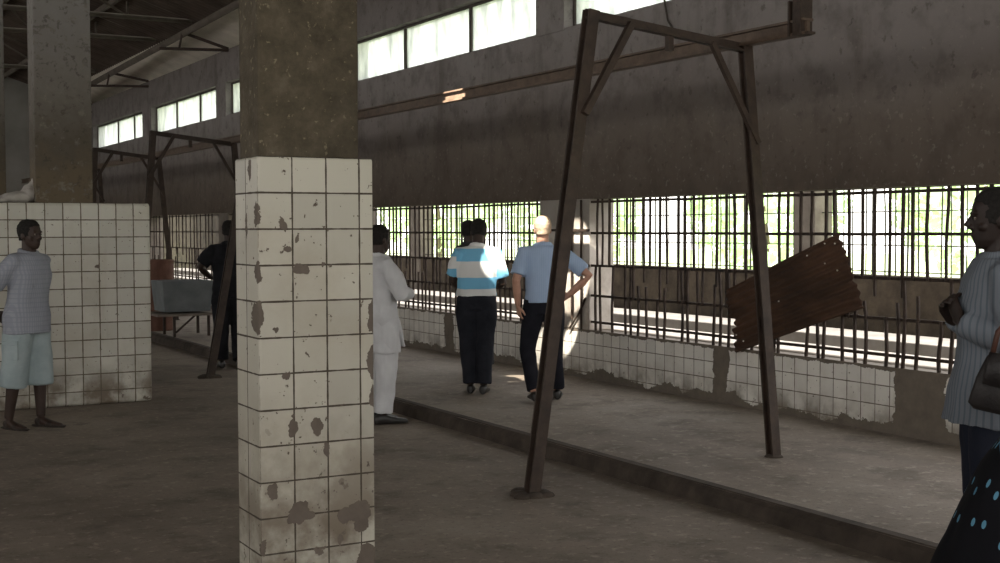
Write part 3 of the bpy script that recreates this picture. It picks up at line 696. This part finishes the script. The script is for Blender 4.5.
    if shoes:
        for S in 'LR':
            an, ft = j['ank'+S], j['foot'+S]; fd = (ft-an); fd.z = 0; fd.normalize(); sd = fd.cross(V((0, 0, 1))); Z = V((0, 0, 1)); s2 = MB()
            if shoes == 'shoe':
                s2.loft([(an-fd*.075-Z*.045, sd*.022, Z*.036), (an-fd*.05-Z*.038, sd*.038, Z*.046), (an-Z*.032, sd*.043, Z*.052), (an+fd*.07-Z*.048, sd*.046, Z*.036), (an+fd*.15-Z*.058, sd*.050, Z*.026), (an+fd*.205-Z*.063, sd*.038, Z*.020), (an+fd*.225-Z*.067, sd*.018, Z*.013)], 16)
                solid(s2, 'shoe', M['shoe'], e, .008, 2)
            else:
                for i_, (t0, t1) in enumerate(((-.08, .23),)):
                    s2.loft([(an+fd*(t0)-Z*.077, sd*.028, Z*.008), (an+fd*-.03-Z*.077, sd*.042, Z*.011), (an+fd*.1-Z*.077, sd*.046, Z*.011), (an+fd*.18-Z*.077, sd*.048, Z*.011), (an+fd*.225-Z*.077, sd*.028, Z*.008)], 16)
                s2.loft([(an+fd*.075-Z*.062, sd*.047, Z*.036), (an+fd*.125-Z*.066, sd*.050, Z*.028)], 16)
                s2.loft([(an+fd*-.02-Z*.050, sd*.042, Z*.040), (an+fd*.01-Z*.050, sd*.042, Z*.040)], 16)
                solid(s2, 'sandal', M['sandal'], e, .007, 1)
    return e

# left man: short sleeved shirt, long shorts, arms behind his back
M['checkshirt'] = stripes_mat('fine_checked_shirt', (.29, .305, .35), (.34, .355, .395), 55., 0, .5, (.26, .275, .32))
M['shorts'] = cloth('pale_blue_shorts', (.27, .33, .34), (.40, .46, .47), 4)
pL = person('person', 'man in short sleeved pale shirt and long shorts standing by the white partition', (1.77, 11.15, 0), RIGHT*.95-AWAY*.34,
    dict(elL=(-.27, -.15, 1.14), wrL=(-.14, -.19, .93), handL=(1, -.15, -.35), palmL=(0, 1, 0), elR=(.27, -.15, 1.14), wrR=(.12, -.2, .95), handR=(-1, -.1, -.3), palmR=(0, 1, 0),
         ankL=(-.09, .05, .085), footL=(-.10, .25, .03), kneeL=(-.095, .04, .48), ankR=(.12, -.10, .085), footR=(.16, .10, .03), kneeR=(.11, -.04, .48)),
    top=M['checkshirt'], bottom=M['shorts'], shoes='sandal', leg='short', hem=.79, shirt_flare=.10, baggy=1.08, girth=1.1, head_turn=-.06, lean=(0, .075))
for sd, zz in ((1, .60),):
    pk = MB().box(.185, .205, -.07, .07, .58, .72).box(.19, .215, -.075, .075, .70, .735).build('pocket', M['shorts'], pL, bevel=.006)
pkl = MB().box(.03, .11, .150, .158, 1.17, 1.27).build('breast_pocket', M['checkshirt'], pL, bevel=.003)

# striped rugby shirt man, back view
t = Nt('blue_white_banded_jersey'); z_ = t.sep()[2]; x_ = t.sep()[0]
zz = t.math('ADD', z_, t.math('MULTIPLY', t.noise(4, 3), .02))
ns = t.math('GREATER_THAN', t.math('ABSOLUTE', x_), .195)
c_ = t.ramp(t.math('DIVIDE', zz, 2.), [(0, (.74, .74, .72)), (.512, (.20, .50, .72)), (.570, (.74, .74, .72)), (.645, (.20, .50, .72)), (.708, (.74, .74, .72))], 'CONSTANT')
c2_ = t.ramp(t.math('DIVIDE', zz, 2.), [(0, (.20, .50, .72)), (.612, (.74, .74, .72)), (.67, (.20, .50, .72)), (.708, (.74, .74, .72))], 'CONSTANT')
c_ = t.mix(ns, c_, c2_); t.bump(t.noise(30, 3), .2, .003); M['jersey'] = t.done(c_, .9, 0, .15)
M['navy'] = cloth('black_trouser_cloth', (.012, .013, .018), (.026, .027, .034), 6)
M['blacktr'] = cloth('dark_navy_trousers', (.008, .008, .012), (.018, .018, .024), 6)
person('person', 'man in blue and white banded jersey and black trousers seen from behind', (5.65, 10.51, WZ), AWAY+RIGHT*.06,
    dict(shL=(-.175, .07, 1.37), shR=(.185, .07, 1.37), elL=(-.235, .12, 1.09), wrL=(-.20, .30, 1.02), handL=(.6, 1, .1), palmL=(0, 0, 1), elR=(.25, .12, 1.07), wrR=(.18, .30, 1.02), handR=(-.6, 1, .1), palmR=(0, 0, 1),
         ankL=(-.06, .02, .085), footL=(-.07, .2, .03), kneeL=(-.085, .03, .48), ankR=(.07, -.04, .085), footR=(.08, .14, .03), kneeR=(.085, .0, .48)),
    top=M['jersey'], bottom=M['navy'], hem=.955, lean=(.02, .27), girth=1.12, head_tilt=-.35, H_=1.65, baggy=1.12, wr=.010)
M['greysh'] = cloth('dark_shirt_cloth', (.03, .03, .032), (.06, .06, .062), 6)
M['greytr'] = cloth('grey_trouser_cloth', (.035, .035, .04), (.06, .06, .065), 6)
person('person', 'dark haired man almost hidden in front of the man in banded jersey', (6.47, 11.98, WZ), AWAY-RIGHT*.05,
    dict(shL=(-.22, .06, 1.37), shR=(.07, .06, 1.37), elL=(-.20, .14, 1.1), elR=(.13, .14, 1.1), wrL=(-.12, .3, 1.05), wrR=(.05, .3, 1.05)), top=M['greysh'], bottom=M['greytr'], hem=.84, H_=1.64, voxel=.009, lean=(-.20, .15), girth=.86)

# man in light blue shirt, walking away, right hand on hip
M['blueshirt'] = stripes_mat('light_blue_shirt', (.36, .47, .66), (.40, .51, .69), 60., 0, .5)
person('person', 'fair skinned man in light blue shirt and black trousers with hand on hip', (5.90, 9.71, WZ), AWAY-RIGHT*.1,
    dict(elL=(-.265, -.06, 1.13), wrL=(-.245, -.02, .90), handL=(.15, .1, -1), palmL=(.9, .3, 0), elR=(.41, -.10, 1.17), wrR=(.22, -.03, .985), handR=(-.6, .75, -.35), palmR=(-1, 0, 0),
         kneeL=(-.15, .05, .48), ankL=(-.105, -.13, .105), footL=(-.11, .07, .03), kneeR=(.12, .12, .48), ankR=(.15, .16, .085), footR=(.18, .34, .03)),
    skin_m='pale_skin', hair='fairhair', top=M['blueshirt'], bottom=M['blacktr'], hem=.925, untuck=False, H_=1.645, lean=(-.02, .02), girth=.98, baggy=1.0, wr=.007)

# man in white tunic and trousers, arms folded
M['whitecl'] = cloth('white_tunic_cloth', (.50, .50, .51), (.60, .60, .61), 5)
def tail(mb):
    mb.loft([((.0, .0, .62), (.21, 0, 0), (0, .17, 0)), ((0, 0, .75), (.195, 0, 0), (0, .155, 0)), ((0, 0, .92), (.19, 0, 0), (0, .14, 0))], 24)
    mb.loft([((-.02, .20, .66), (.10, 0, 0), (0, .02, 0)), ((-.02, .16, .80), (.12, 0, 0), (0, .03, 0)), ((-.02, .10, 1.0), (.12, 0, 0), (0, .05, 0))], 12)
person('person', 'man in loose white tunic and trousers, arms folded, beside the tiled column', (4.40, 9.90, 0), RIGHT*.9+AWAY*.45,
    dict(elL=(-.27, .10, 1.13), wrL=(-.03, .25, 1.15), handL=(1, .05, .1), palmL=(0, -1, 0), elR=(.27, .10, 1.13), wrR=(.03, .27, 1.12), handR=(-1, .0, .15), palmR=(0, -1, 0)),
    top=M['whitecl'], bottom=M['whitecl'], hem=.70, sleeve='long', H_=1.67, baggy=1.22, girth=1.05, shirt_flare=.04, wr=.014, hem_tail=tail, head_turn=.35)

# dark clothed man behind the second gantry post
M['black'] = cloth('black_cloth', (.010, .010, .012), (.022, .022, .026), 6)
person('person', 'man in all black clothes behind the leaning post left of the tiled column', (4.62, 14.75, 0), AWAY-RIGHT*.25,
    dict(elL=(-.34, .02, 1.18), wrL=(-.20, .18, 1.05), handL=(.8, .6, 0), palmL=(0, 0, 1), ankR=(.10, -.14, .085), footR=(.12, .06, .03), kneeR=(.10, .02, .48)), top=M['black'], bottom=M['black'], hem=.84, H_=1.74, voxel=.009, baggy=1.2, girth=1.12)

# striped shirt person at the right edge, profile to the left
M['stripeshirt'] = stripes_mat('pale_striped_shirt', (.185, .205, .235), (.12, .14, .165), 8., 'a', .3)
M['darktr'] = cloth('dark_blue_trousers', (.012, .014, .024), (.022, .025, .038), 6)
person('person', 'person in pale striped long sleeved shirt at the right edge, hands at chest', (4.39, 3.615, 0), -RIGHT*.97+AWAY*.20,
    dict(elL=(-.25, -.04, 1.12), wrL=(-.12, .15, 1.20), handL=(.65, .25, .7), palmL=(.3, -1, 0), elR=(.25, -.03, 1.12), wrR=(.06, .16, 1.20), handR=(-.6, .3, .7), palmR=(-1, -.2, 0)),
    top=M['stripeshirt'], bottom=M['darktr'], hem=.80, sleeve='long', H_=1.80, girth=1.1, shirt_flare=.22, baggy=1.15, head_tilt=-.02, wr=.010, voxel=.005, skin_m='darker_skin')

# woman in dotted black dress
t = Nt('black_dress_with_blue_dots')
vo = t.n('ShaderNodeTexVoronoi', voronoi_dimensions='2D'); vo.inputs['Scale'].default_value = 13; vo.inputs['Randomness'].default_value = .7
xx, yy, z_ = t.sep(); cv = t.n('ShaderNodeCombineXYZ'); t.l(t.math('MULTIPLY', t.math('ARCTAN2', yy, t.math('MULTIPLY', xx, -1.)), .32), cv.inputs[0]); t.l(t.math('MULTIPLY', z_, .65), cv.inputs[1]); t.l(cv.outputs[0], vo.inputs['Vector'])
m_ = t.math('LESS_THAN', vo.outputs['Distance'], .115)
c_ = t.mix(m_, (.006, .006, .008), (.10, .25, .36)); M['dotdress'] = t.done(c_, .9, 0, .15)
M['bluepatch'] = cloth('blue_print_patch', (.05, .125, .19), (.075, .165, .25), 6)
DW = V((3.45, 2.62, 0))
wq = -RIGHT*.9+AWAY*.3
w = person('person', 'woman in long black dress with blue dots at the bottom right corner', DW, wq,
    dict(elL=(-.24, -.10, 1.12), elR=(.24, -.10, 1.12), wrL=(-.27, -.14, .88), wrR=(.27, -.14, .88)), top=None, bottom=None, H_=1.62, voxel=.008, shoes='sandal')
SKR = [(.10, .40, .47, .06), (.40, .33, .40, .06), (.60, .285, .335, .045), (.80, .235, .265, .03), (.95, .20, .205, .015), (1.06, .175, .15, 0), (1.2, .185, .14, 0), (1.34, .19, .13, 0), (1.44, .13, .095, 0)]
sb = MB(); sb.loft([((0, cy, z), (rx, 0, 0), (0, ry, 0)) for z, rx, ry, cy in SKR], 32)
for S, s_ in (('L', -1), ('R', 1)): sb.tube([(s_*.1, -.01, 1.39), (s_*.19, -.01, 1.40), (s_*.215, -.018, 1.2)], [.07, .075, .08], 12)
solid(sb, 'dress', M['dotdress'], w, .012, 3, .012, (7, 7, 2))
def skirt_pt(a, z, off):
    for A, B in zip(SKR, SKR[1:]):
        if A[0] <= z <= B[0]:
            f = (z-A[0])/(B[0]-A[0]); rx, ry, cy = [A[i]+(B[i]-A[i])*f for i in (1, 2, 3)]
            return V(((rx+off)*math.cos(a), cy+(ry+off)*math.sin(a), z))
def patch(a0, a1, zf, off, name, mat, n_=14):
    vs, fs = [], []
    for i in range(n_+1):
        a = a0+(a1-a0)*i/n_; lo, hi = zf(i/n_)
        for jx in range(n_+1): vs.append(skirt_pt(a, lo+(hi-lo)*jx/n_, off))
    for i in range(n_):
        for jx in range(n_): fs.append((i*(n_+1)+jx, i*(n_+1)+jx+1, (i+1)*(n_+1)+jx+1, (i+1)*(n_+1)+jx))
    return MB().add(vs, fs).build(name, mat, w, smooth=True)

patch(R(92), R(150), lambda f: (1.085-.15*f, 1.085+.04*f), .016, 'print_patch', M['bluepatch'])
patch(R(108), R(122), lambda f: (1.065-.025*math.sin(math.pi*f), 1.065+.025*math.sin(math.pi*f)), .020, 'print_dot', M['black'])
# handbag hanging from the forearm
hb_ = empty('handbag', (4.02, 3.25, .93)); hb_.rotation_euler = (0, R(12), R(-30)); tag(hb_, 'dark brown leather handbag hanging in front of the striped shirt', 'handbag')
M['bag'] = plain('dark_bag_leather', (.012, .010, .010), (.028, .023, .022), 12, .5, .3, spec=.4)
M['strap'] = plain('red_brown_strap', (.06, .025, .018), (.10, .045, .03), 10, .5, .2)
bg = MB(); bg.loft([((0, 0, 0), (.135, 0, 0), (0, .045, 0)), ((0, 0, .02), (.16, 0, 0), (0, .06, 0)), ((0, 0, .12), (.15, 0, 0), (0, .055, 0)), ((0, 0, .20), (.13, 0, 0), (0, .03, 0)), ((0, 0, .215), (.12, 0, 0), (0, .012, 0))], 24)
bg.build('bag_body', M['bag'], hb_, smooth=True)
MB().loft([((0, -.036, .10), (.138, 0, 0), (0, .03, 0)), ((0, -.02, .20), (.132, 0, 0), (0, .03, 0)), ((0, -.0, .222), (.122, 0, 0), (0, .025, 0))], 20).build('flap', M['bag'], hb_, smooth=True)
for x in (-.11, .11): MB().tube([(x, 0, .20), (x*.98, 0, .30), (x*.6, .01, .37), (0, .015, .39)], .011, 8).build('strap', M['strap'], hb_, smooth=True)

# ------------------------------------------------------------------ light
wd = bpy.data.worlds.new('sky'); SC.world = wd; wd.use_nodes = True
nt = wd.node_tree; bgn = nt.nodes['Background']; tc = nt.nodes.new('ShaderNodeTexCoord'); sp = nt.nodes.new('ShaderNodeSeparateXYZ'); cr = nt.nodes.new('ShaderNodeValToRGB')
nt.links.new(tc.outputs['Generated'], sp.inputs[0]); nt.links.new(sp.outputs[2], cr.inputs[0])
e = cr.color_ramp.elements; e[0].position = 0; e[0].color = (1., .965, .90, 1); e[1].position = .6; e[1].color = (.96, .96, .96, 1)
nt.links.new(cr.outputs[0], bgn.inputs[0]); bgn.inputs[1].default_value = 3.2
def lamp(kind, name, loc, target, **k):
    l_ = bpy.data.lights.new(name, kind); o = bpy.data.objects.new(name, l_); COL.objects.link(o); o.location = loc
    o.rotation_euler = (V(target)-V(loc)).to_track_quat('-Z', 'Y').to_euler()
    for a, b in k.items(): setattr(l_, a, b)
    return o
lamp('SUN', 'sun', (20, 20, 30), V((20, 20, 30))+V((-.02, -.42, -1)), energy=6., angle=R(.6), color=(1, .95, .86))
# narrow shafts of sun that slip through gaps in the roof
SDIR = V((2.5, 3.4, -4.7)).normalized()
for tx, ty, tz, ang, en in ((5.83, 9.70, 1.66, 1.15, 5000), (5.88, 10.55, 1.12, 1.3, 3200), (7.2, 11.32, .50, .9, 9000), (6.58, 11.40, WZ, 1.7, 9000), (7.2, 11.85, .36, 1.4, 7000)):
    p = V((tx, ty, tz)); o_ = p-SDIR*((5.3-tz)/abs(SDIR.z))
    lamp('SPOT', 'sun_shaft', o_, p, energy=en, spot_size=R(ang*2), spot_blend=.25, shadow_soft_size=.02, color=(1, .93, .8))
lamp('SPOT', 'sun_shaft', V((5.57, 10.80, 2.89))-V((1.63, .45, -1.62))*1.25, (5.57, 10.80, 2.89), energy=4500, spot_size=R(8), spot_blend=.2, shadow_soft_size=.015, color=(1, .93, .8))
vs_ = SC.view_settings; vs_.view_transform = 'Standard'; vs_.look = 'None'; vs_.exposure = .1; vs_.gamma = 1
SC.cycles.use_denoising = True
SC.cycles.max_bounces = 8; SC.cycles.diffuse_bounces = 5; SC.cycles.sample_clamp_indirect = 6
